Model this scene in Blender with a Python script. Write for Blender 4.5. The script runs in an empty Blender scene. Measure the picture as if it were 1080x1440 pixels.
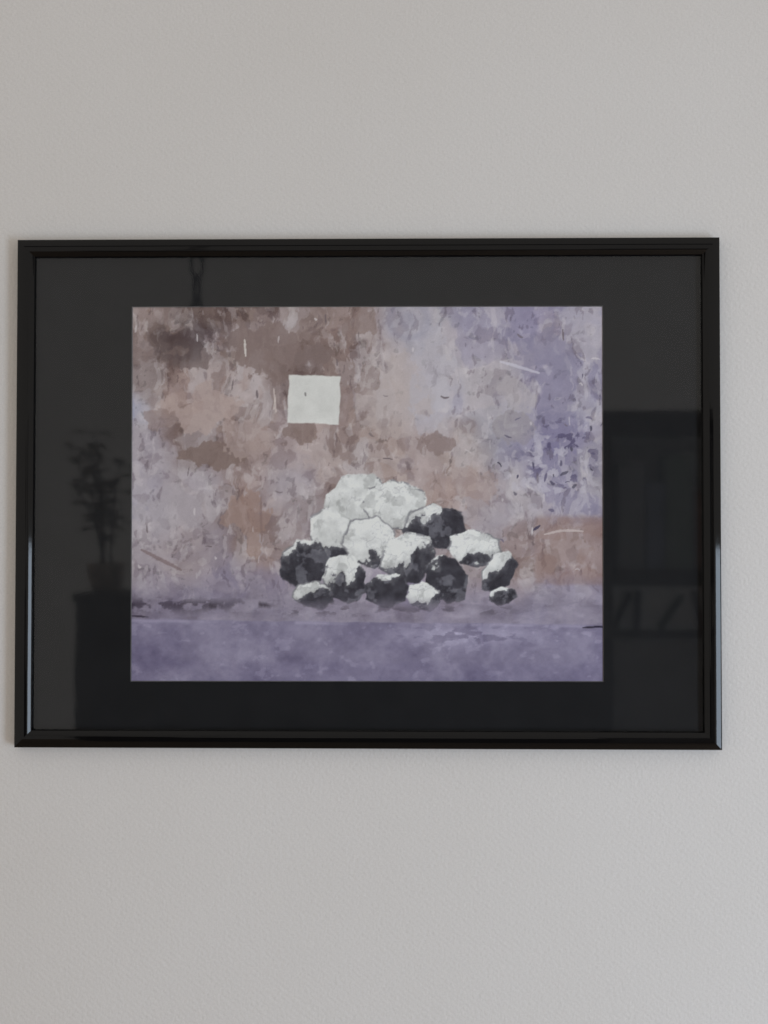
import bpy, bmesh, math, random
import numpy as np
from mathutils import Vector, Matrix

# ------------------------------------------------------------------ camera, world, light, exposure
scene = bpy.context.scene
COL = scene.collection
# origin: centre of the picture frame, x to the right, y into the wall, z up (1.55 m above the floor)
CAM_LOC = Vector((0.0348, -1.0882, -0.0402))
CAM_ROT = (1.5895, -0.0006, 0.0156)
F_PX = 1500.0                                   # focal length in pixels of the 1080 x 1440 photograph
cam_data = bpy.data.cameras.new('camera')
cam_data.sensor_fit = 'VERTICAL'; cam_data.sensor_height = 36.0; cam_data.lens = 36.0*F_PX/1440.0
cam_data.dof.use_dof = True; cam_data.dof.focus_distance = 1.085; cam_data.dof.aperture_fstop = 6.5
cam_data.clip_start = 0.02; cam_data.clip_end = 100.0
cam = bpy.data.objects.new('camera', cam_data); COL.objects.link(cam)
cam.location = CAM_LOC; cam.rotation_euler = CAM_ROT
scene.camera = cam

world = bpy.data.worlds.new('World'); scene.world = world; world.use_nodes = True
bg = world.node_tree.nodes['Background']
bg.inputs['Color'].default_value = (1.0, 0.95, 0.885, 1.0)   # soft light of a pale room
bg.inputs['Strength'].default_value = 0.76

def area_light(name, loc, target, sx, sz, power, color):
    d = bpy.data.lights.new(name, 'AREA'); d.shape = 'RECTANGLE'; d.size = sx; d.size_y = sz
    d.energy = power; d.color = color
    o = bpy.data.objects.new(name, d); COL.objects.link(o)
    o.location = loc
    o.rotation_euler = (Vector(target)-Vector(loc)).to_track_quat('-Z', 'Y').to_euler()
    return o
# daylight from a tall window on the right, reaching down to the floor
area_light('window_light', (1.75, -1.55, -0.77), (0.0, -0.9, -0.77), 0.55, 1.36, 34.5, (0.69, 0.83, 1.0))

vs = scene.view_settings
vs.view_transform = 'Standard'; vs.look = 'None'; vs.exposure = 0.0; vs.gamma = 1.0
vs.use_curve_mapping = False

# ------------------------------------------------------------------ helpers
def lin(c):
    c = np.asarray(c, float)/255.0
    return np.where(c <= 0.04045, c/12.92, ((c+0.055)/1.055)**2.4)

def cam_ray(u, v):
    """direction in the world of a pixel of the 1080 x 1440 photograph"""
    from mathutils import Euler
    m = Euler(CAM_ROT, 'XYZ').to_matrix()
    return m @ Vector(((u-540.0)/F_PX, -(v-720.0)/F_PX, -1.0))
def on_plane(u, v, y):
    d = cam_ray(u, v); t = (y-CAM_LOC.y)/d.y
    return CAM_LOC + d*t
Y_GLASS = 0.004
def reflected(u, v, dist):
    """where a thing stands that the glass shows at pixel (u, v), dist metres in front of the glass"""
    p = on_plane(u, v, Y_GLASS+dist)
    return Vector((p.x, Y_GLASS-dist, p.z))

def new_mat(name):
    m = bpy.data.materials.new(name); m.use_nodes = True
    return m, m.node_tree.nodes, m.node_tree.links, m.node_tree.nodes['Principled BSDF']

def mesh_obj(name, bm, mat, parent=None, smooth=False):
    me = bpy.data.meshes.new(name); bm.to_mesh(me); bm.free()
    if smooth:
        for p in me.polygons: p.use_smooth = True
    me.materials.append(mat)
    o = bpy.data.objects.new(name, me); COL.objects.link(o)
    if parent: o.parent = parent
    return o
def empty(name, loc, label, cat, group=None):
    o = bpy.data.objects.new(name, None); COL.objects.link(o); o.location = loc
    o['label'] = label; o['category'] = cat
    if group: o['group'] = group
    return o
def box(bm, x0, x1, y0, y1, z0, z1, mtx=None):
    vs_ = [bm.verts.new(p) for p in ((x0,y0,z0),(x1,y0,z0),(x1,y1,z0),(x0,y1,z0),(x0,y0,z1),(x1,y0,z1),(x1,y1,z1),(x0,y1,z1))]
    for f in ((3,2,1,0),(4,5,6,7),(0,1,5,4),(1,2,6,5),(2,3,7,6),(3,0,4,7)):
        bm.faces.new([vs_[i] for i in f])
    if mtx:
        for v in vs_: v.co = mtx @ v.co
    return vs_
def rounded_box(bm, *a, r=0.004, seg=2):
    b2 = bmesh.new(); box(b2, *a)
    bmesh.ops.bevel(b2, geom=b2.edges[:], offset=r, segments=seg, affect='EDGES', profile=0.5)
    me = bpy.data.meshes.new('tmp'); b2.to_mesh(me); b2.free(); bm.from_mesh(me); bpy.data.meshes.remove(me)

# ------------------------------------------------------------------ materials
def wall_material():
    m, N, L, B = new_mat('painted_wallpaper')
    tc = N.new('ShaderNodeTexCoord')
    big = N.new('ShaderNodeTexNoise'); big.inputs['Scale'].default_value = 3.0; big.inputs['Detail'].default_value = 4
    L.new(tc.outputs['Object'], big.inputs['Vector'])
    ramp = N.new('ShaderNodeValToRGB')
    ramp.color_ramp.elements[0].position = 0.3; ramp.color_ramp.elements[0].color = (0.602, 0.583, 0.566, 1)
    ramp.color_ramp.elements[1].position = 0.7; ramp.color_ramp.elements[1].color = (0.620, 0.604, 0.592, 1)
    L.new(big.outputs['Fac'], ramp.inputs['Fac'])
    # faint speckle of the paint
    sp = N.new('ShaderNodeTexNoise'); sp.inputs['Scale'].default_value = 620.0; sp.inputs['Detail'].default_value = 2
    L.new(tc.outputs['Object'], sp.inputs['Vector'])
    mr = N.new('ShaderNodeMapRange'); mr.inputs['To Min'].default_value = 0.945; mr.inputs['To Max'].default_value = 1.05
    mr.inputs['From Min'].default_value = 0.25; mr.inputs['From Max'].default_value = 0.75
    L.new(sp.outputs['Fac'], mr.inputs['Value'])
    mul = N.new('ShaderNodeVectorMath'); mul.operation = 'SCALE'
    L.new(ramp.outputs['Color'], mul.inputs[0]); L.new(mr.outputs['Result'], mul.inputs['Scale'])
    L.new(mul.outputs['Vector'], B.inputs['Base Color'])
    # relief: fine diagonal weave of the wallpaper under the paint, plus roller grain
    mp = N.new('ShaderNodeMapping'); mp.inputs['Rotation'].default_value = (0, math.radians(38), 0)
    mp.inputs['Scale'].default_value = (1.0, 1.0, 0.55)
    L.new(tc.outputs['Object'], mp.inputs['Vector'])
    we = N.new('ShaderNodeTexNoise'); we.inputs['Scale'].default_value = 330.0; we.inputs['Detail'].default_value = 1.5
    L.new(mp.outputs['Vector'], we.inputs['Vector'])
    gr = N.new('ShaderNodeTexNoise'); gr.inputs['Scale'].default_value = 190.0; gr.inputs['Detail'].default_value = 5; gr.inputs['Roughness'].default_value = 0.6
    L.new(tc.outputs['Object'], gr.inputs['Vector'])
    ad = N.new('ShaderNodeMath'); ad.operation = 'ADD'
    L.new(we.outputs['Fac'], ad.inputs[0]); L.new(gr.outputs['Fac'], ad.inputs[1])
    for ang in (52, -38):
        mw = N.new('ShaderNodeMapping'); mw.inputs['Rotation'].default_value = (0, math.radians(ang), 0)
        L.new(tc.outputs['Object'], mw.inputs['Vector'])
        wv = N.new('ShaderNodeTexWave'); wv.wave_type = 'BANDS'; wv.bands_direction = 'X'; wv.wave_profile = 'SIN'
        wv.inputs['Scale'].default_value = 62.0; wv.inputs['Distortion'].default_value = 2.2
        wv.inputs['Detail'].default_value = 2.0; wv.inputs['Detail Scale'].default_value = 1.6
        L.new(mw.outputs['Vector'], wv.inputs['Vector'])
        ms = N.new('ShaderNodeMath'); ms.operation = 'MULTIPLY_ADD'; ms.inputs[1].default_value = 0.16
        L.new(wv.outputs['Fac'], ms.inputs[0]); L.new(ad.outputs[0], ms.inputs[2]); ad = ms
    bp = N.new('ShaderNodeBump'); bp.inputs['Strength'].default_value = 0.27; bp.inputs['Distance'].default_value = 0.0012
    L.new(ad.outputs[0], bp.inputs['Height']); L.new(bp.outputs['Normal'], B.inputs['Normal'])
    B.inputs['Roughness'].default_value = 0.75; B.inputs['Specular IOR Level'].default_value = 0.25
    return m

def black_gloss_material():
    m, N, L, B = new_mat('black_lacquer')
    B.inputs['Base Color'].default_value = (0.0035, 0.0033, 0.0036, 1)
    B.inputs['Specular IOR Level'].default_value = 0.20
    tc = N.new('ShaderNodeTexCoord')
    n = N.new('ShaderNodeTexNoise'); n.inputs['Scale'].default_value = 45; n.inputs['Detail'].default_value = 6
    L.new(tc.outputs['Object'], n.inputs['Vector'])
    mr = N.new('ShaderNodeMapRange'); mr.inputs['To Min'].default_value = 0.02; mr.inputs['To Max'].default_value = 0.09
    L.new(n.outputs['Fac'], mr.inputs['Value']); L.new(mr.outputs['Result'], B.inputs['Roughness'])
    n2 = N.new('ShaderNodeTexNoise'); n2.inputs['Scale'].default_value = 60; n2.inputs['Detail'].default_value = 2
    L.new(tc.outputs['Object'], n2.inputs['Vector'])
    bp = N.new('ShaderNodeBump'); bp.inputs['Strength'].default_value = 0.10; bp.inputs['Distance'].default_value = 0.0005
    L.new(n2.outputs['Fac'], bp.inputs['Height']); L.new(bp.outputs['Normal'], B.inputs['Normal'])
    return m

def glass_material():
    m, N, L, B = new_mat('picture_glass')
    N.remove(B); out = N['Material Output']
    tr = N.new('ShaderNodeBsdfTransparent'); tr.inputs['Color'].default_value = (0.985, 0.99, 0.985, 1)
    gl = N.new('ShaderNodeBsdfGlossy'); gl.inputs['Roughness'].default_value = 0.030
    fr = N.new('ShaderNodeFresnel'); fr.inputs['IOR'].default_value = 1.43
    geo = N.new('ShaderNodeNewGeometry')
    inv = N.new('ShaderNodeMath'); inv.operation = 'SUBTRACT'; inv.inputs[0].default_value = 1.0
    L.new(geo.outputs['Backfacing'], inv.inputs[1])
    mu = N.new('ShaderNodeMath'); mu.operation = 'MULTIPLY'
    L.new(fr.outputs['Fac'], mu.inputs[0]); L.new(inv.outputs[0], mu.inputs[1])
    mix = N.new('ShaderNodeMixShader')
    L.new(mu.outputs[0], mix.inputs['Fac']); L.new(tr.outputs[0], mix.inputs[1]); L.new(gl.outputs[0], mix.inputs[2])
    L.new(mix.outputs[0], out.inputs['Surface'])
    # old glass is never quite flat
    tc = N.new('ShaderNodeTexCoord')
    n = N.new('ShaderNodeTexNoise'); n.inputs['Scale'].default_value = 9; n.inputs['Detail'].default_value = 1
    L.new(tc.outputs['Object'], n.inputs['Vector'])
    bp = N.new('ShaderNodeBump'); bp.inputs['Strength'].default_value = 0.05; bp.inputs['Distance'].default_value = 0.002
    L.new(n.outputs['Fac'], bp.inputs['Height']); L.new(bp.outputs['Normal'], gl.inputs['Normal'])
    return m

def plain_material(name, col, rough=0.6, var=0.25, scale=40.0, spec=0.3, stretch=(1,1,1)):
    m, N, L, B = new_mat(name)
    tc = N.new('ShaderNodeTexCoord')
    mp = N.new('ShaderNodeMapping'); mp.inputs['Scale'].default_value = stretch
    L.new(tc.outputs['Object'], mp.inputs['Vector'])
    n = N.new('ShaderNodeTexNoise'); n.inputs['Scale'].default_value = scale; n.inputs['Detail'].default_value = 5
    L.new(mp.outputs['Vector'], n.inputs['Vector'])
    r = N.new('ShaderNodeValToRGB')
    r.color_ramp.elements[0].position = 0.3; r.color_ramp.elements[1].position = 0.7
    r.color_ramp.elements[0].color = tuple(c*(1-var) for c in col)+(1,)
    r.color_ramp.elements[1].color = tuple(c*(1+var) for c in col)+(1,)
    L.new(n.outputs['Fac'], r.inputs['Fac']); L.new(r.outputs['Color'], B.inputs['Base Color'])
    B.inputs['Roughness'].default_value = rough; B.inputs['Specular IOR Level'].default_value = spec
    return m

M_WALL = wall_material()
M_FRAME = black_gloss_material()
M_GLASS = glass_material()
M_MAT = plain_material('black_mat_board', (0.0140, 0.0142, 0.0160), 0.9, 0.08, 30, 0.08)
M_CORE = plain_material('mat_board_core', (0.13, 0.125, 0.13), 0.9, 0.2, 60, 0.1)
M_BACK = plain_material('backing_fibreboard', (0.25, 0.17, 0.10), 0.9, 0.2, 120, 0.1)
M_DARKWOOD = plain_material('dark_stained_wood', (0.030, 0.024, 0.021), 0.5, 0.4, 14, 0.3, (1, 1, 9))
M_FLOOR = plain_material('oak_floor', (0.42, 0.30, 0.20), 0.45, 0.2, 6, 0.3, (0.4, 9, 1))
M_IRON = plain_material('blackened_iron', (0.012, 0.012, 0.012), 0.5, 0.3, 60)
M_LEAF = plain_material('green_leaf', (0.27, 0.24, 0.18), 0.5, 0.4, 30)
M_STEM = plain_material('brown_stem', (0.12, 0.09, 0.07), 0.8, 0.3, 60)
M_POT = plain_material('glazed_stoneware', (0.55, 0.45, 0.37), 0.35, 0.5, 25)
M_SHELFBACK = plain_material('pale_shelf_back', (0.85, 0.84, 0.82), 0.8, 0.05, 10)
M_GREYWOOD = plain_material('grey_brown_veneer', (0.36, 0.35, 0.34), 0.6, 0.15, 14, 0.2, (1, 1, 9))

# ------------------------------------------------------------------ setting: wall, floor
Y_WALL = 0.0098
bm = bmesh.new(); box(bm, -3.0, 3.0, Y_WALL, Y_WALL+0.12, -1.55, 1.15)
wall = mesh_obj('wall', bm, M_WALL); wall['kind'] = 'structure'
bm = bmesh.new(); box(bm, -3.0, 3.0, -5.0, Y_WALL, -1.65, -1.552)
floor = mesh_obj('floor', bm, M_FLOOR); floor['kind'] = 'structure'

# ------------------------------------------------------------------ the framed picture
W, H = 0.72, 0.5212
RAIL = 0.0178
frame = empty('picture_frame', (0, Y_WALL, -H/2),
              'wide glossy black picture frame with black mat and mottled print hanging on pale wall', 'picture frame')
def local(o):                       # parts are modelled in world space; keep them there under the empty
    o.parent = frame
    o.matrix_parent_inverse = Matrix.Translation(-frame.location)
    return o

# cross-section of the moulding: (distance from the outer edge, depth)
prof = [(0.0004, Y_WALL-0.0005), (0.0, Y_WALL-0.0012)]
knots = [(0.0, -80), (0.0010, -18), (0.0012, -16.5), (0.0068, -9), (0.0076, -5), (0.0120, 4), (0.0134, 32), (0.0170, 40), (0.0174, 60), (RAIL, 84)]
yy = 0.0; NPROF = 72
prof.append((0.0, 0.0))
for k in range(NPROF):
    w_ = RAIL*(k+0.5)/NPROF
    for (wa, ta), (wb, tb) in zip(knots, knots[1:]):
        if wa <= w_ <= wb: th = ta+(tb-ta)*(w_-wa)/(wb-wa)
    yy += math.tan(math.radians(th))*RAIL/NPROF
    prof.append((RAIL*(k+1)/NPROF, yy))
prof += [(RAIL, max(0.0045, yy+0.0005)), (RAIL-0.0005, Y_WALL-0.003)]
def rail(p0, p1, inward):
    """mitred length of moulding from corner p0 to p1 (x, z); inward is the direction to the picture"""
    bm = bmesh.new()
    p0 = Vector((p0[0], p0[1])); p1 = Vector((p1[0], p1[1])); n = Vector(inward); d = (p1-p0).normalized()
    nseg = 12; rows = []
    for i in range(nseg+1):
        row = []
        for w, y in prof:
            a = p0 + n*w + d*w; b = p1 + n*w - d*w
            q = a.lerp(b, i/nseg)
            row.append(bm.verts.new((q.x, y, q.y)))
        rows.append(row)
    for i in range(nseg):
        for j in range(len(prof)-1):
            bm.faces.new((rows[i][j], rows[i+1][j], rows[i+1][j+1], rows[i][j+1]))
    for r in (rows[0], rows[-1], [rows[0][0], rows[0][-1], rows[-1][-1], rows[-1][0]]):
        bm.faces.new([bm.verts.new(v.co) for v in r])
    bmesh.ops.recalc_face_normals(bm, faces=bm.faces[:])
    o = mesh_obj('rail', bm, M_FRAME, smooth=True)
    for p in o.data.polygons:
        if len(p.vertices) > 4: p.use_smooth = False
    o.data.set_sharp_from_angle(angle=math.radians(30))
    return local(o)
c = [(-W/2, H/2), (W/2, H/2), (W/2, -H/2), (-W/2, -H/2)]
rail(c[0], c[1], (0, -1)); rail(c[1], c[2], (-1, 0)); rail(c[2], c[3], (0, 1)); rail(c[3], c[0], (1, 0))

g = RAIL-0.004
bm = bmesh.new(); box(bm, -W/2+g, W/2-g, 0.0040, 0.0058, -H/2+g, H/2-g)
local(mesh_obj('glass_pane', bm, M_GLASS))

# mat board: sheet with a bevelled opening, the pale core showing on the bevel
Y_MAT, Y_PRINT = 0.0062, 0.0074
op = [on_plane(u, v, Y_MAT) for u, v in ((185.5, 431.0), (848.0, 430.0), (849.0, 959.0), (183.5, 958.5))]
out_c = [(-W/2+g, H/2-g), (W/2-g, H/2-g), (W/2-g, -H/2+g), (-W/2+g, -H/2+g)]
bm = bmesh.new()
vo = [bm.verts.new((x, Y_MAT, z)) for x, z in out_c]; vi = [bm.verts.new((p.x, Y_MAT, p.z)) for p in op]
for i in range(4): bm.faces.new((vo[i], vo[(i+1)%4], vi[(i+1)%4], vi[i]))
bmesh.ops.recalc_face_normals(bm, faces=bm.faces[:])
mat_board = local(mesh_obj('mat_board', bm, M_MAT))
bm = bmesh.new()
cx = sum(p.x for p in op)/4; cz = sum(p.z for p in op)/4
vi = [bm.verts.new((p.x, Y_MAT, p.z)) for p in op]
vb = [bm.verts.new((p.x - math.copysign(0.0007, p.x-cx), Y_PRINT-0.0001, p.z - math.copysign(0.0007, p.z-cz))) for p in op]
for i in range(4): bm.faces.new((vi[i], vi[(i+1)%4], vb[(i+1)%4], vb[i]))
bmesh.ops.recalc_face_normals(bm, faces=bm.faces[:])
bev = mesh_obj('bevel_edge', bm, M_CORE, parent=mat_board)
bev.matrix_parent_inverse = Matrix.Identity(4)

bm = bmesh.new(); box(bm, -W/2+0.006, W/2-0.006, Y_PRINT+0.0008, Y_WALL-0.0005, -H/2+0.006, H/2-0.006)
local(mesh_obj('backing_board', bm, M_BACK))

# ------------------------------------------------------------------ the print: weathered plaster over a lilac kerb, with a heap of pale and charcoal stones
rng = np.random.default_rng(11)
def vnoise(x, y, seed):
    r = np.random.default_rng(seed).random((257, 257))
    xi = np.floor(x).astype(int); yi = np.floor(y).astype(int)
    fx = x-xi; fy = y-yi
    fx = fx*fx*(3-2*fx); fy = fy*fy*(3-2*fy)
    a = r[yi % 257, xi % 257]; b = r[yi % 257, (xi+1) % 257]; c_ = r[(yi+1) % 257, xi % 257]; d = r[(yi+1) % 257, (xi+1) % 257]
    return (a*(1-fx)+b*fx)*(1-fy) + (c_*(1-fx)+d*fx)*fy
def fbm(x, y, seed, octv=5, gain=0.55):
    s = np.zeros_like(x); a = 1.0; tot = 0
    for k in range(octv):
        s += a*vnoise(x*2**k+13.7*k, y*2**k+7.3*k, seed*31+k); tot += a; a *= gain
    return s/tot
def sstep(e0, e1, x):
    t = np.clip((x-e0)/(e1-e0), 0, 1); return t*t*(3-2*t)

NX, NY = 700, 557
gu = np.linspace(0, 1, NX); gv = np.linspace(0, 1, NY)
U, V = np.meshgrid(gu, gv)                       # V from the top down
X = 184 + U*664.0; Y = 430.5 + V*528.5           # millimetre-like units of the sheet

wx = (fbm(X/40, Y/40, 1)-0.5)*46; wy = (fbm(X/40, Y/40, 2)-0.5)*46
base_pts = [  # x, y, colour, reach
 (195,450,(128,110,105),60),(250,470,(112,98,95),60),(330,470,(124,108,104),60),(420,460,(130,114,110),60),(500,470,(138,120,116),50),
 (560,450,(150,144,152),50),(600,470,(155,150,158),50),(680,470,(148,142,156),60),(760,450,(128,122,146),60),(830,470,(132,128,150),60),
 (200,520,(106,92,90),40),(190,575,(150,150,168),26),(260,550,(148,130,126),60),(330,560,(150,133,130),60),(400,540,(118,102,99),50),
 (470,540,(140,124,120),60),(540,550,(160,148,146),60),(610,560,(162,158,168),60),(690,540,(152,147,154),60),(760,530,(128,123,146),60),(835,560,(138,134,152),60),
 (205,640,(150,142,150),60),(270,625,(126,108,103),40),(330,625,(138,121,117),50),(420,615,(146,128,124),50),(500,640,(150,134,130),60),
 (590,630,(154,138,134),60),(650,640,(152,140,138),60),(700,620,(142,138,148),50),(780,620,(122,116,142),60),(840,660,(140,134,142),50),
 (200,720,(150,144,154),60),(280,700,(152,143,148),60),(350,715,(146,124,116),45),(400,710,(152,142,146),50),(560,690,(152,136,132),60),
 (640,690,(152,134,130),60),(700,700,(142,134,142),50),(790,700,(136,130,146),60),(790,770,(132,110,104),50),(745,760,(140,122,120),45),(840,780,(128,108,104),40),
 (200,790,(138,130,138),50),(280,780,(140,130,136),60),(360,770,(140,122,118),50),(660,810,(146,134,134),60),(740,800,(142,126,124),40),
 (220,835,(122,114,128),50),(330,835,(124,115,130),60),(440,850,(118,110,128),60),(560,850,(126,118,138),60),(680,850,(134,126,144),50),(800,850,(140,134,154),60),
]
acc = np.zeros((NY, NX, 3)); wt = np.zeros((NY, NX))
Xw = X+wx*0.9; Yw = Y+wy*0.9
for x, y, c_, r in base_pts:
    w_ = np.exp(-((Xw-x)**2+(Yw-y)**2)/(2*(r*0.42)**2)) + 1e-7
    acc += w_[..., None]*np.array(c_, float); wt += w_
col = acc/wt[..., None]

# flaking: darker undercoat and paler skim, with sharp broken edges and downward runs
def blotch(seed, sc, lo, hi, stretch=1.0):
    return sstep(lo, hi, fbm((X+wx*0.5)/sc, (Y+wy*0.5)/(sc*stretch), seed, 5, 0.5))
brownish = np.clip((col[..., 0]-col[..., 2])/14.0, 0, 1)
lilac = np.clip((col[..., 2]-col[..., 0])/14.0, 0, 1)
def window(x0, x1, y0, y1):
    """slice of the sheet's grid that covers these bounds"""
    i0 = max(0, int((x0-184)/664.0*(NX-1))); i1 = min(NX, int((x1-184)/664.0*(NX-1))+2)
    j0 = max(0, int((y0-430.5)/528.5*(NY-1))); j1 = min(NY, int((y1-430.5)/528.5*(NY-1))+2)
    return (slice(j0, j1), slice(i0, i1))
def lay(m, target):
    global col
    col = col*(1-m[..., None]) + target*m[..., None]
lay(blotch(5, 92, 0.515, 0.545)*brownish*(0.55+0.4*blotch(6, 34, 0.35, 0.6)), col*np.array([0.82, 0.79, 0.79]))
lay(blotch(7, 88, 0.515, 0.55)*(0.42+0.3*blotch(16, 20, 0.35, 0.6)), col*0.55+np.array([176, 164, 163])*0.45)
lay(blotch(27, 40, 0.555, 0.58)*0.55, col*0.5+np.array([170, 162, 166])*0.5)
lay(blotch(8, 60, 0.52, 0.56)*(0.15+0.85*lilac)*0.6, np.array([122, 117, 140]))
lay(blotch(9, 34, 0.57, 0.62, 1.9)*0.40, np.array([170, 164, 168]))
lay(blotch(17, 26, 0.60, 0.64, 1.6)*0.42*brownish, np.array([112, 95, 92]))
lay(blotch(15, 26, 0.635, 0.68)*0.4, col*np.array([0.76, 0.73, 0.75]))
lay(blotch(18, 13, 0.67, 0.72)*0.4, col*0.45+np.array([192, 186, 186])*0.55)
lay(blotch(28, 10, 0.71, 0.75)*0.4, col*0.72)
col += ((fbm(X/14, Y/16, 19, 4, 0.6)-0.5)*20)[..., None]
col = np.where((col[..., 2] > col[..., 0]+12)[..., None], col-(col[..., 2]-col[..., 0]-12)[..., None]*np.array([-0.15, -0.1, 0.35]), col)
col += ((vnoise(X/6.0, Y/50.0, 77)-0.5)*5)[..., None]
lay(blotch(36, 9, 0.66, 0.71, 3.2)*0.5, col*0.4+np.array([186, 180, 182])*0.6)
lay(blotch(37, 8, 0.69, 0.73, 2.4)*0.5, col*np.array([0.72, 0.69, 0.71]))
for cx_, cy_, rx, ry, c_, al, sd in (
        (395,495,70,40,(117,101,98),0.75,1),(452,500,30,26,(112,97,95),0.7,2),(300,640,48,16,(114,97,92),0.8,3),(232,585,30,20,(124,106,102),0.5,4),
        (290,575,58,32,(160,143,139),0.75,5),(345,620,34,30,(156,140,137),0.6,6),(425,612,26,20,(116,99,95),0.7,7),(488,575,20,26,(132,114,110),0.6,8),
        (610,622,26,16,(120,104,102),0.65,9),(560,560,50,60,(162,151,150),0.5,10),(610,540,30,70,(164,160,168),0.5,11),(735,560,30,28,(160,153,156),0.6,12),
        (722,600,26,24,(134,127,130),0.5,13),(350,730,34,40,(140,117,109),0.6,14),(250,720,50,36,(154,147,153),0.5,15),(655,690,50,30,(150,132,128),0.5,16),
        (505,460,22,28,(120,103,99),0.6,17),(250,500,40,26,(98,85,84),0.6,18),(690,730,40,30,(152,145,152),0.5,19),(770,500,40,34,(122,117,136),0.5,20)):
    ww_ = window(cx_-rx*2, cx_+rx*2, cy_-ry*2.2, cy_+ry*2.2); xs = X[ww_]; ys = Y[ww_]
    rr_ = np.hypot((xs-cx_)/rx, (ys-cy_)/ry) + (fbm(xs/24, ys/30, 700+sd, 5, 0.6)-0.5)*2.0
    a = (1-sstep(0.82, 0.94, rr_))*al
    col[ww_] = col[ww_]*(1-a[..., None]) + np.array(c_, float)*a[..., None]
# round grey-blue stain near the top edge
rs = np.hypot(X-574+wx*0.2, (Y-452)*1.0+wy*0.2)
lay(np.exp(-((rs-26)/6)**2)*0.35+np.exp(-(rs/17)**4)*0.35, np.array([132, 130, 148]))
# peeled dark patch with a ragged rim, upper corner; brick-red patch by the kerb
m = np.exp(-(((X-262)/58)**2+((Y-478)/34)**2)**2)*blotch(21, 17, 0.42, 0.52)
col = col*(1-0.55*m[..., None]) + np.array([74, 64, 66])*0.55*m[..., None]
bx_ = sstep(748, 756, X+wx*0.12)*sstep(722, 732, Y+wy*0.15)*(1-sstep(819, 826, Y+wy*0.1))
m = bx_*(0.35+0.5*blotch(22, 22, 0.42, 0.55))
col = col*(1-0.6*m[..., None]) + np.array([124, 100, 94])*0.6*m[..., None]

def stroke(x0, y0, x1, y1, wdt, c_, alpha, sag=0.0):
    e = 8+wdt*2+abs(sag)
    w = window(min(x0, x1)-e, max(x0, x1)+e, min(y0, y1)-e, max(y0, y1)+e)
    n = 10; xs = X[w]+wx[w]*0.04; ys = Y[w]+wy[w]*0.04; best = np.full(xs.shape, 1e9)
    pt = lambda t: (x0+(x1-x0)*t, y0+(y1-y0)*t + sag*math.sin(math.pi*t))
    for k in range(n):
        (ax, ay), (bx2, by2) = pt(k/n), pt((k+1)/n)
        ll = (bx2-ax)**2+(by2-ay)**2+1e-9
        q = np.clip(((xs-ax)*(bx2-ax)+(ys-ay)*(by2-ay))/ll, 0, 1)
        t = (k+q)/n; ww = wdt*(0.35+0.65*np.sin(math.pi*(0.1+0.8*t)))
        best = np.minimum(best, np.hypot(xs-ax-q*(bx2-ax), ys-ay-q*(by2-ay))/ww)
    best = best*(0.8+0.5*vnoise(xs/2.5, ys/2.5, 91))
    a = (1-sstep(0.7, 1.25, best))*alpha
    col[w] = col[w]*(1-a[..., None]) + np.array(c_, float)*a[..., None]
R_ = random.Random(4)
lay(np.exp(-(((X-785)/48)**2+((Y-640)/42)**2)**2)*blotch(33, 26, 0.46, 0.54)*0.6, np.array([112, 106, 134]))
lay(np.exp(-(((X-790)/52)**2+((Y-640)/50)**2)**2)*blotch(34, 11, 0.60, 0.64)*0.75, np.array([72, 66, 92]))
lay(np.exp(-(((X-770)/80)**2+((Y-660)/60)**2)**2)*blotch(35, 13, 0.60, 0.64)*0.6, np.array([172, 167, 176]))
for k in range(24):                                # dark nicks on the lilac side
    x = R_.gauss(775, 38); y = R_.gauss(650, 38); a = R_.uniform(0, 3.1); l = R_.uniform(3, 11)
    stroke(x, y, x+l*math.cos(a), y+l*math.sin(a), R_.uniform(0.9, 2.4), R_.choice(((58,54,76),(52,50,64),(84,78,102))), R_.uniform(0.5, 0.9), R_.uniform(-2, 2))
for k in range(46):                                # chips and scratches everywhere
    x = R_.uniform(190, 840); y = R_.uniform(438, 830); a = R_.choice((1.57, 1.5, 1.7, 0.1, 0.6)); l = R_.uniform(2, 15)
    dark = R_.random() < 0.5
    stroke(x, y, x+l*math.cos(a), y+l*math.sin(a), R_.uniform(0.7, 1.8), (92, 82, 86) if dark else (186, 180, 182), R_.uniform(0.4, 0.8), R_.uniform(-2, 2))
stroke(344, 478, 346, 502, 1.6, (190, 184, 180), 0.9); stroke(386, 548, 389, 580, 1.4, (182, 170, 166), 0.8)
stroke(703, 510, 757, 526, 2.4, (182, 178, 188), 0.7); stroke(765, 752, 818, 748, 2.0, (176, 164, 162), 0.8, -3)
stroke(200, 774, 256, 802, 3.0, (112, 96, 98), 0.7); stroke(368, 700, 369, 762, 2.0, (118, 98, 94), 0.6)
stroke(388, 560, 386, 577, 1.2, (186, 178, 172), 0.6)

# pale square of fresh filler on the plaster
wobx = (fbm(X/16, Y/16, 41)-0.5)*5; woby = (fbm(X/16, Y/16, 42)-0.5)*5
sx_ = X-442+(Y-563)*0.03+wobx; sy_ = Y-563-(X-442)*0.035+woby
m = (1-sstep(35.5, 37.5, np.abs(sx_)))*(1-sstep(33, 35, np.abs(sy_)))
sqc = np.array([190, 189, 186]) + ((fbm(X/20, Y/20, 43)-0.5)*24)[..., None]
col = col*(1-m[..., None]) + sqc*m[..., None]
stroke(430, 553, 431, 557, 1.6, (110, 106, 106), 0.8)

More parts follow.
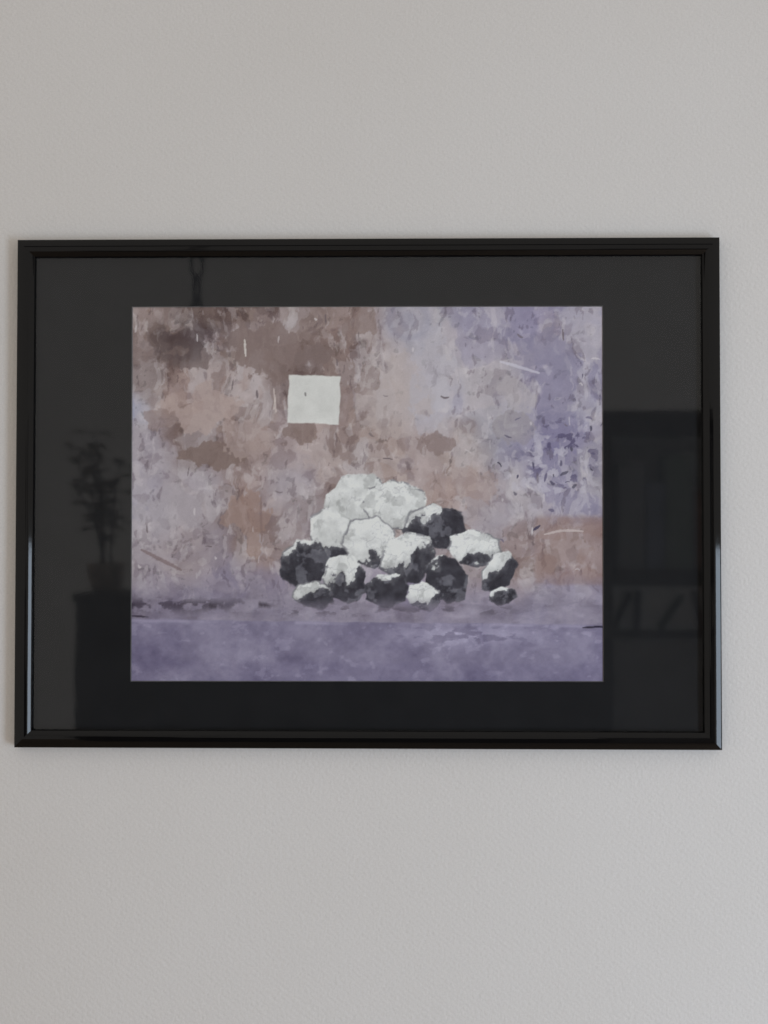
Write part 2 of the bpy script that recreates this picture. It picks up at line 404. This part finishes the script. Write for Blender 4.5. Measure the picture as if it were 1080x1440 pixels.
# dirty foot of the wall and the lilac kerb
m = sstep(800, 858, Y+wy*0.25)*0.75
foot = np.array([122, 115, 131])+((fbm(X/30, Y/14, 51)-0.5)*70)[..., None]
col = col*(1-m[..., None]) + foot*m[..., None]
kerb_y = 871 + (X-184)*0.012 + (fbm(X/24, Y/24, 52)-0.5)*3
gapm = np.exp(-((Y-852-(fbm(X/18, Y*0, 53)-0.5)*16)/3.6)**2)*sstep(0.43, 0.52, fbm(X/30, Y*0+3, 54))*(1-sstep(372, 392, X))
smear = np.exp(-((Y-851)/9.0)**2)*(1-0.8*sstep(250, 420, X))*sstep(0.44, 0.58, fbm(X/14, Y/9, 55))*0.9
smear = np.maximum(smear, np.exp(-((Y-858)/8.0)**2)*sstep(380, 420, X)*(1-sstep(700, 740, X))*sstep(0.46, 0.62, fbm(X/18, Y/8, 65))*0.6)
for m in (smear*0.8, gapm*0.9):
    col = col*(1-m[..., None]) + np.array([62, 56, 66])*m[..., None]
kerb = np.array([114, 108, 129]) + ((fbm((X+wx)/52, (Y+wy)/44, 56)-0.5)*46)[..., None]*np.array([1, 1, 0.9]) + ((fbm(X/11, Y/9, 57, 3)-0.5)*20)[..., None] + (sstep(0.64, 0.74, fbm(X/15, Y/11, 67, 4))*11)[..., None]
kerb += (np.exp(-((X-660)/90)**2-((Y-893)/14)**2)*sstep(0.45, 0.55, fbm(X/20, Y/8, 58))*32)[..., None]
m = sstep(-1.5, 1.5, Y-kerb_y)
col = col*(1-m[..., None]) + kerb*m[..., None]
m = np.exp(-((Y-kerb_y-2)/2.4)**2)*0.55*sstep(0.4, 0.6, fbm(X/40, Y*0+9, 59))
col = col*(1-m[..., None]) + np.array([150, 144, 164])*m[..., None]
stroke(818, 882, 848, 881, 1.6, (48, 44, 58), 0.95); stroke(186, 866, 210, 868, 1.3, (60, 54, 64), 0.8)

# the heap: irregular stones, pale where the light falls, charcoal below
stones = [  # cx, cy, rx, ry, tilt, share of dark, seed
 (500,705,46,38,-0.2,0.05,1),(556,712,50,34,0.25,0.12,2),(468,752,34,36,0.1,0.30,3),(612,742,44,32,0.3,0.75,4),
 (428,792,33,36,-0.1,0.80,5),(520,762,42,34,-0.35,0.22,6),(668,772,42,24,0.15,0.30,7),(575,785,36,40,0.1,0.48,8),
 (486,815,34,32,0.2,0.55,9),(628,815,28,36,-0.2,0.90,10),(700,806,21,32,0.3,0.60,11),(545,830,34,22,0.0,0.78,12),
 (596,838,26,18,0.1,0.42,13),(442,838,28,20,0.1,0.62,14),(706,838,18,14,-0.2,0.72,15),
]
for cx_, cy_, rx, ry, tl, dk, sd in stones:
    w = window(cx_-rx*1.5-12, cx_+rx*1.5+12, cy_-ry*1.5-12, cy_+ry*1.5+12); xs = X[w]; ys = Y[w]
    dx = xs-cx_+(fbm(xs/13, ys/13, 200+sd)-0.5)*9; dy = ys-cy_+(fbm(xs/13, ys/13, 240+sd)-0.5)*9
    a_ = dx*math.cos(tl)+dy*math.sin(tl); b_ = -dx*math.sin(tl)+dy*math.cos(tl)
    ang = np.arctan2(b_/ry, a_/rx)
    rr = np.random.default_rng(500+sd)
    k = 7; ph = rr.uniform(0, 6.28)
    facet = 1.0/np.maximum(np.cos((((ang+ph) % (2*math.pi/k)))-math.pi/k), 0.6)
    rad = np.hypot(a_/rx, b_/ry)/(0.93*facet)*(1+0.10*np.sin(2*ang+ph))
    inside = 1-sstep(0.97, 1.0+1.4/min(rx, ry), rad)
    fade = 1-sstep(838, 862, ys+wy[w]*0.2)*0.75
    white = np.array([199, 199, 198]) + ((fbm(xs/11, ys/11, 300+sd)-0.5)*46 + (fbm(xs/60, ys/60, 299)-0.5)*70 - 26*sstep(-0.6, 0.9, dy/ry))[..., None]
    white = white*(1-0.13*sstep(0.54, 0.66, fbm(xs/16, ys/16, 320+sd)))[..., None]
    dark = np.array([50, 49, 57]) + ((fbm(xs/9, ys/9, 340+sd)-0.5)*40 + 34*sstep(0.56, 0.66, fbm(xs/17, ys/17, 350+sd)))[..., None]
    side = (dx/rx)*0.45+(dy/ry)*0.9 + (fbm(xs/15, ys/15, 360+sd)-0.5)*1.5
    thr = 1.15-2.3*dk
    dm = np.clip(0.62*sstep(thr-0.05, thr+0.05, side)+0.38*sstep(thr-0.35, thr+0.55, side), 0, 1)
    body = white*(1-dm[..., None]) + dark*dm[..., None]
    rim = sstep(0.90, 0.97, rad)*sstep(0.47, 0.53, fbm(xs/20, ys/20, 380+sd))
    body = body*(1-0.55*rim[..., None]) + np.array([70, 68, 76])*0.55*rim[..., None]
    crack = np.exp(-(np.abs(fbm(xs/24, ys/24, 400+sd, 4)-0.5)/0.012)**2)*0.22*(1-dm)
    body = body*(1-crack[..., None]) + np.array([90, 88, 96])*crack[..., None]
    a = inside*fade
    col[w] = col[w]*(1-a[..., None]) + body*a[..., None]
grain = (rng.random((NY, NX))-0.5)*5
col = np.clip(col+grain[..., None], 20, 205)
# printed ink reflectance that shows these tones under the room's light behind glass
INK_REFL, INK_GAIN = 0.014, 0.66
alb = np.clip((lin(col)-INK_REFL)/INK_GAIN*np.array([1.0, 1.005, 1.03]), 0.004, 0.85)

tl_, tr_, br_, bl_ = [np.array(p) for p in op]
ex = 0.0015
def corner(p, q): return p + (p-q)/np.linalg.norm(p-q)*ex
tl2, tr2, br2, bl2 = corner(tl_, br_), corner(tr_, bl_), corner(br_, tl_), corner(bl_, tr_)
P = (tl2*(1-U[..., None])*(1-V[..., None]) + tr2*U[..., None]*(1-V[..., None]) + bl2*(1-U[..., None])*V[..., None] + br2*U[..., None]*V[..., None])
P[..., 1] = Y_PRINT
me = bpy.data.meshes.new('print')
idx = np.arange(NX*NY).reshape(NY, NX)
quads = np.stack([idx[1:, :-1], idx[1:, 1:], idx[:-1, 1:], idx[:-1, :-1]], -1).reshape(-1, 4)
nq = len(quads)
me.vertices.add(NX*NY); me.vertices.foreach_set('co', P.reshape(-1).astype(np.float32))
me.loops.add(nq*4); me.loops.foreach_set('vertex_index', quads.reshape(-1).astype(np.int32))
me.polygons.add(nq); me.polygons.foreach_set('loop_start', (np.arange(nq)*4).astype(np.int32))
me.update(calc_edges=True)
ca = me.color_attributes.new('ink', 'FLOAT_COLOR', 'POINT')
ca.data.foreach_set('color', np.concatenate([alb, np.ones((NY, NX, 1))], -1).reshape(-1).astype(np.float32))
mp_, N, L, B = new_mat('printed_paper')
at = N.new('ShaderNodeVertexColor'); at.layer_name = 'ink'
tc = N.new('ShaderNodeTexCoord'); nz = N.new('ShaderNodeTexNoise'); nz.inputs['Scale'].default_value = 900; nz.inputs['Detail'].default_value = 2
L.new(tc.outputs['Object'], nz.inputs['Vector'])
mr = N.new('ShaderNodeMapRange'); mr.inputs['To Min'].default_value = 0.95; mr.inputs['To Max'].default_value = 1.05
L.new(nz.outputs['Fac'], mr.inputs['Value'])
sc_ = N.new('ShaderNodeVectorMath'); sc_.operation = 'SCALE'
L.new(at.outputs['Color'], sc_.inputs[0]); L.new(mr.outputs['Result'], sc_.inputs['Scale'])
L.new(sc_.outputs['Vector'], B.inputs['Base Color'])
B.inputs['Roughness'].default_value = 0.7; B.inputs['Specular IOR Level'].default_value = 0.15
me.materials.append(mp_)
pr = bpy.data.objects.new('print', me); COL.objects.link(pr); local(pr)
pr['label'] = 'mottled brown and lilac print of plaster with pale square and dark stones'

# ------------------------------------------------------------------ what the glass mirrors: furniture on the far side of the room
FLOOR_Z = -1.552
# dark open bookcase
D = 3.0
xl = reflected(851, 600, D).x; xr = reflected(1180, 600, D).x
z_top = reflected(930, 577, D).z; z_b1 = reflected(930, 608, D).z
z_s0 = reflected(930, 800, D).z; z_s1 = reflected(930, 824, D).z; z_s2 = reflected(930, 886, D).z
cxb = (xl+xr)/2; hw = (xr-xl)/2; dep = 0.22
case = empty('bookcase', (cxb, -D-dep/2, FLOOR_Z), 'dark wooden open bookcase faintly mirrored in the picture glass', 'bookcase')
def part(parent, name, mat, *b, r=0.0):
    bm = bmesh.new()
    if r: rounded_box(bm, *b, r=r)
    else: box(bm, *b)
    return mesh_obj(name, bm, mat, parent)
h = z_top-FLOOR_Z
part(case, 'side_panel', M_DARKWOOD, -hw, -hw+0.03, -dep/2, dep/2, 0, h-0.0, r=0.002)
part(case, 'side_panel', M_DARKWOOD, hw-0.03, hw, -dep/2, dep/2, 0, h-0.0, r=0.002)
part(case, 'top_board', M_DARKWOOD, -hw-0.01, hw+0.01, -dep/2, dep/2+0.01, z_b1-FLOOR_Z, h+0.002, r=0.004)
part(case, 'shelf', M_DARKWOOD, -hw+0.03, hw-0.03, -dep/2, dep/2, z_s1-FLOOR_Z, z_s0-FLOOR_Z, r=0.003)
zs2 = z_s2-FLOOR_Z
part(case, 'shelf', M_DARKWOOD, -hw+0.03, hw-0.03, -dep/2, dep/2, zs2-0.03, zs2, r=0.003)
part(case, 'back_panel', M_SHELFBACK, -hw+0.03, hw-0.03, -dep/2, -dep/2+0.008, 0.08, h-0.01)
part(case, 'back_panel', M_SHELFBACK, -hw+0.031, hw-0.031, dep/2-0.036, dep/2-0.030, zs2-0.002, z_s1-FLOOR_Z+0.002)  # extra pale panel added near the front so the low niche catches more light
for s in (-1, 1):
    x0, x1 = (-hw+0.032, -0.004) if s < 0 else (0.004, hw-0.032)
    dr = part(case, 'door', M_GREYWOOD, x0, x1, dep/2-0.02, dep/2-0.002, 0.07, zs2-0.034, r=0.003)
    part(dr, 'knob', M_IRON, (-0.05 if s < 0 else 0.03), (-0.03 if s < 0 else 0.05), dep/2-0.004, dep/2+0.02, zs2-0.24, zs2-0.22, r=0.006)
# books on its shelves: lying stack above, leaning ones below
def book(x, z, w_, hgt, tilt, mat, label, y=-D-0.10, hd=0.07):
    o = empty('book', (x, y, z), label, 'book', 'books in the bookcase')
    m4 = Matrix.Rotation(tilt, 4, 'Y')
    bm = bmesh.new(); box(bm, 0, w_, -hd, hd, 0, hgt, m4)
    lo = min(v.co.z for v in bm.verts)
    for v in bm.verts: v.co.z -= lo
    mesh_obj('cover', bm, mat, o)
    bm = bmesh.new(); box(bm, 0.003, w_-0.003, -hd-0.002, hd-0.004, 0.003, hgt+0.0008, m4)
    for v in bm.verts: v.co.z -= lo
    mesh_obj('pages', bm, M_SHELFBACK, o)
TONES = (('grey', (0.34, 0.34, 0.35)), ('blue', (0.28, 0.31, 0.40)), ('sage green', (0.30, 0.36, 0.30)),
         ('red', (0.38, 0.25, 0.23)), ('brown', (0.36, 0.28, 0.2)), ('charcoal', (0.2, 0.2, 0.2)))
BOOK_MATS = [plain_material('book_cloth', c_, 0.8, 0.2, 60) for n_, c_ in TONES]
for j, (u, w_, hgt) in enumerate(((872, 0.10, 0.40), (912, 0.07, 0.33), (941, 0.10, 0.44), (982, 0.06, 0.30), (1008, 0.11, 0.36), (1052, 0.08, 0.42))):
    book(reflected(u, 800, D).x, z_s0, w_, hgt, 0.0, BOOK_MATS[j], 'thick '+TONES[j][0]+' book standing upright on the upper shelf of the dark bookcase')
THIN = (('black', (0.012, 0.012, 0.012)), ('dark navy', (0.02, 0.024, 0.05)), ('dark green', (0.02, 0.035, 0.022)), ('dark maroon', (0.05, 0.02, 0.02)), ('dark brown', (0.04, 0.027, 0.018)))
for j, (u, tilt) in enumerate(((862, 0.42), (893, 0.06), (925, 0.62), (985, -0.22), (1040, 0.3))):
    book(reflected(u, 884, D).x, z_s2, 0.02, 0.15, tilt, plain_material('thin_book_cloth', THIN[j][1], 0.8, 0.2, 60),
         'thin '+THIN[j][0]+' book leaning on the low shelf of the dark bookcase', -D-0.014, 0.012)

# narrow dark cabinet with a plant, and a long low sideboard added beside it
D2 = 2.5
def cupboard(name, u0, u1, v_top, nd, label):
    xl = reflected(u0, 850, D2).x; xr = reflected(u1, 850, D2).x; zt = reflected(540, v_top, D2).z - FLOOR_Z
    hw = (xr-xl)/2
    sb = empty(name, ((xl+xr)/2, -D2-0.2, FLOOR_Z), label, name)
    part(sb, 'top_board', M_DARKWOOD, -hw, hw, -0.2, 0.2, zt-0.03, zt, r=0.004)
    part(sb, 'carcass', M_DARKWOOD, -hw+0.006, hw-0.006, -0.195, 0.180, 0.12, zt-0.0295)
    for i in range(nd):
        a = -hw+0.01+i*(2*hw-0.02)/nd; b = a+(2*hw-0.02)/nd-0.006
        d_ = part(sb, 'door', M_DARKWOOD, a, b, 0.1795, 0.197, 0.13, zt-0.04, r=0.003)
        part(d_, 'knob', M_IRON, (a+b)/2-0.012, (a+b)/2+0.012, 0.195, 0.22, zt-0.20, zt-0.176, r=0.006)
    for sx2 in (-1, 1):
        for sy2 in (-1, 1):
            part(sb, 'leg', M_DARKWOOD, sx2*(hw-0.04)-0.025, sx2*(hw-0.04)+0.025, sy2*0.15-0.025, sy2*0.15+0.025, 0, 0.1205)
    return zt
zt = cupboard('cabinet', 101, 224, 836, 1, 'narrow dark wooden cabinet under the plant, faintly mirrored in the glass')
cupboard('filler_sideboard', 225, 858, 952, 4, 'long low dark wooden sideboard added to darken the reflection in the glass')  # added to stand in for the dark reflection of whoever faces the glass

p0 = reflected(150, 838, D2+0.2)
plant = empty('potted_plant', (p0.x, p0.y, FLOOR_Z+zt), 'leafy potted plant on the narrow dark cabinet, mirrored in the picture glass', 'plant')
plant.scale = (0.78, 0.78, 0.78)
bm = bmesh.new()
ring = []
for z, r in ((0, 0.055), (0.004, 0.06), (0.06, 0.078), (0.11, 0.085), (0.125, 0.088), (0.125, 0.078), (0.105, 0.075)):
    ring.append([bm.verts.new((r*math.cos(2*math.pi*i/24), r*math.sin(2*math.pi*i/24), z)) for i in range(24)])
for a, b in zip(ring, ring[1:]):
    for i in range(24): bm.faces.new((a[i], a[(i+1)%24], b[(i+1)%24], b[i]))
bm.faces.new(ring[0][::-1]); bm.faces.new(ring[-1])
mesh_obj('pot', bm, M_POT, plant, True)
R3 = random.Random(5)
bm = bmesh.new(); bl = bmesh.new()
def tube(bm, pts, r0, r1):
    prev = None
    for i, p in enumerate(pts):
        r = r0+(r1-r0)*i/(len(pts)-1)
        cur = [bm.verts.new(p+Vector((r*math.cos(a*math.pi/3), r*math.sin(a*math.pi/3), 0))) for a in range(6)]
        if prev:
            for a in range(6): bm.faces.new((prev[a], prev[(a+1)%6], cur[(a+1)%6], cur[a]))
        prev = cur
def leaf(bm, p, d, l, w_):
    d = d.normalized(); s = d.cross(Vector((0.2, 0.3, 1))).normalized(); n = s.cross(d)
    rows = [(0, 0.05), (0.25, 0.8), (0.5, 1.0), (0.75, 0.7), (1.0, 0.03)]
    prev = None
    for t, k in rows:
        c0 = p+d*l*t-n*(0.25*l*t*t)
        cur = [bm.verts.new(c0-s*w_*k+n*0.15*w_*k), bm.verts.new(c0), bm.verts.new(c0+s*w_*k+n*0.15*w_*k)]
        if prev:
            for i in range(2): bm.faces.new((prev[i], prev[i+1], cur[i+1], cur[i]))
        prev = cur
for k in range(7):
    a = R3.uniform(0, 6.28); ln = R3.uniform(0.3, 0.62); lean = R3.uniform(0.04, 0.2)
    pts = [Vector((0.02*math.cos(a)+lean*math.cos(a)*t*t, 0.02*math.sin(a)+lean*math.sin(a)*t*t, 0.10+ln*t)) for t in [i/8 for i in range(9)]]
    tube(bm, pts, 0.006, 0.003)
    for i in range(3, 9):
        for q in range(2):
            b = R3.uniform(0, 6.28)
            leaf(bl, pts[i], Vector((math.cos(b), math.sin(b), R3.uniform(-0.2, 0.8))), R3.uniform(0.07, 0.14), R3.uniform(0.018, 0.035))
mesh_obj('stems', bm, M_STEM, plant, True)
o = mesh_obj('leaves', bl, M_LEAF, plant, True); o['kind'] = 'stuff'

# iron chain with a hanging lantern
D3 = 1.7
top = reflected(277, 300, D3); bot = reflected(277, 452, D3)
BEAM_Z = 1.0
bm = bmesh.new(); box(bm, -2.6, 2.6, top.y-0.06, top.y+0.06, BEAM_Z, BEAM_Z+0.14)
beam = mesh_obj('ceiling_beam', bm, M_DARKWOOD); beam['kind'] = 'structure'
lan = empty('hanging_lantern', (top.x, top.y, bot.z-0.16), 'black iron lantern hanging on a chain, mirrored in the glass', 'lantern')
z0 = bot.z-0.16
def ring_link(h_, w_, r, rot):
    bm = bmesh.new(); n = 20; m_ = 6; rows = []
    for i in range(n):
        t = 2*math.pi*i/n
        c0 = Vector((w_/2*math.cos(t), 0, h_/2*math.sin(t)))
        nn = Vector((math.cos(t), 0, math.sin(t)))
        rows.append([bm.verts.new(c0+nn*r*math.cos(2*math.pi*j/m_)+Vector((0, 1, 0))*r*math.sin(2*math.pi*j/m_)) for j in range(m_)])
    for i in range(n):
        for j in range(m_):
            bm.faces.new((rows[i][j], rows[(i+1)%n][j], rows[(i+1)%n][(j+1)%m_], rows[i][(j+1)%m_]))
    bmesh.ops.rotate(bm, verts=bm.verts[:], cent=(0,0,0), matrix=Matrix.Rotation(rot, 3, 'Z'))
    bmesh.ops.recalc_face_normals(bm, faces=bm.faces[:])
    me = bpy.data.meshes.new('chain_link'); bm.to_mesh(me); bm.free(); me.materials.append(M_IRON)
    for p in me.polygons: p.use_smooth = True
    return me
links = [ring_link(0.075, 0.034, 0.0045, 0.25), ring_link(0.075, 0.034, 0.0045, 0.25+math.pi/2)]
z = bot.z-z0+0.02; i = 0
while z < BEAM_Z-z0+0.02:
    o = bpy.data.objects.new('chain_link', links[i % 2]); COL.objects.link(o); o.parent = lan; o.location = (0, 0, z)
    z += 0.064; i += 1
bm = bmesh.new()
ring = []
for zz, r in ((0.16, 0.004), (0.155, 0.02), (0.14, 0.035), (0.115, 0.08), (0.108, 0.082)):
    ring.append([bm.verts.new((r*math.cos(2*math.pi*q/16), r*math.sin(2*math.pi*q/16), zz)) for q in range(16)])
for a, b in zip(ring, ring[1:]):
    for q in range(16): bm.faces.new((a[q], a[(q+1)%16], b[(q+1)%16], b[q]))
bm.faces.new(ring[-1]); bm.faces.new(ring[0])
bmesh.ops.recalc_face_normals(bm, faces=bm.faces[:])
mesh_obj('cap', bm, M_IRON, lan, True)
for q in range(6):
    a = q*math.pi/3
    bm = bmesh.new(); box(bm, 0.066*math.cos(a)-0.004, 0.066*math.cos(a)+0.004, 0.066*math.sin(a)-0.004, 0.066*math.sin(a)+0.004, -0.03, 0.1085)
    mesh_obj('bar', bm, M_IRON, lan)
bm = bmesh.new(); bmesh.ops.create_cone(bm, cap_ends=True, segments=20, radius1=0.07, radius2=0.076, depth=0.012, matrix=Matrix.Translation((0, 0, -0.033)))
mesh_obj('base_ring', bm, M_IRON, lan)
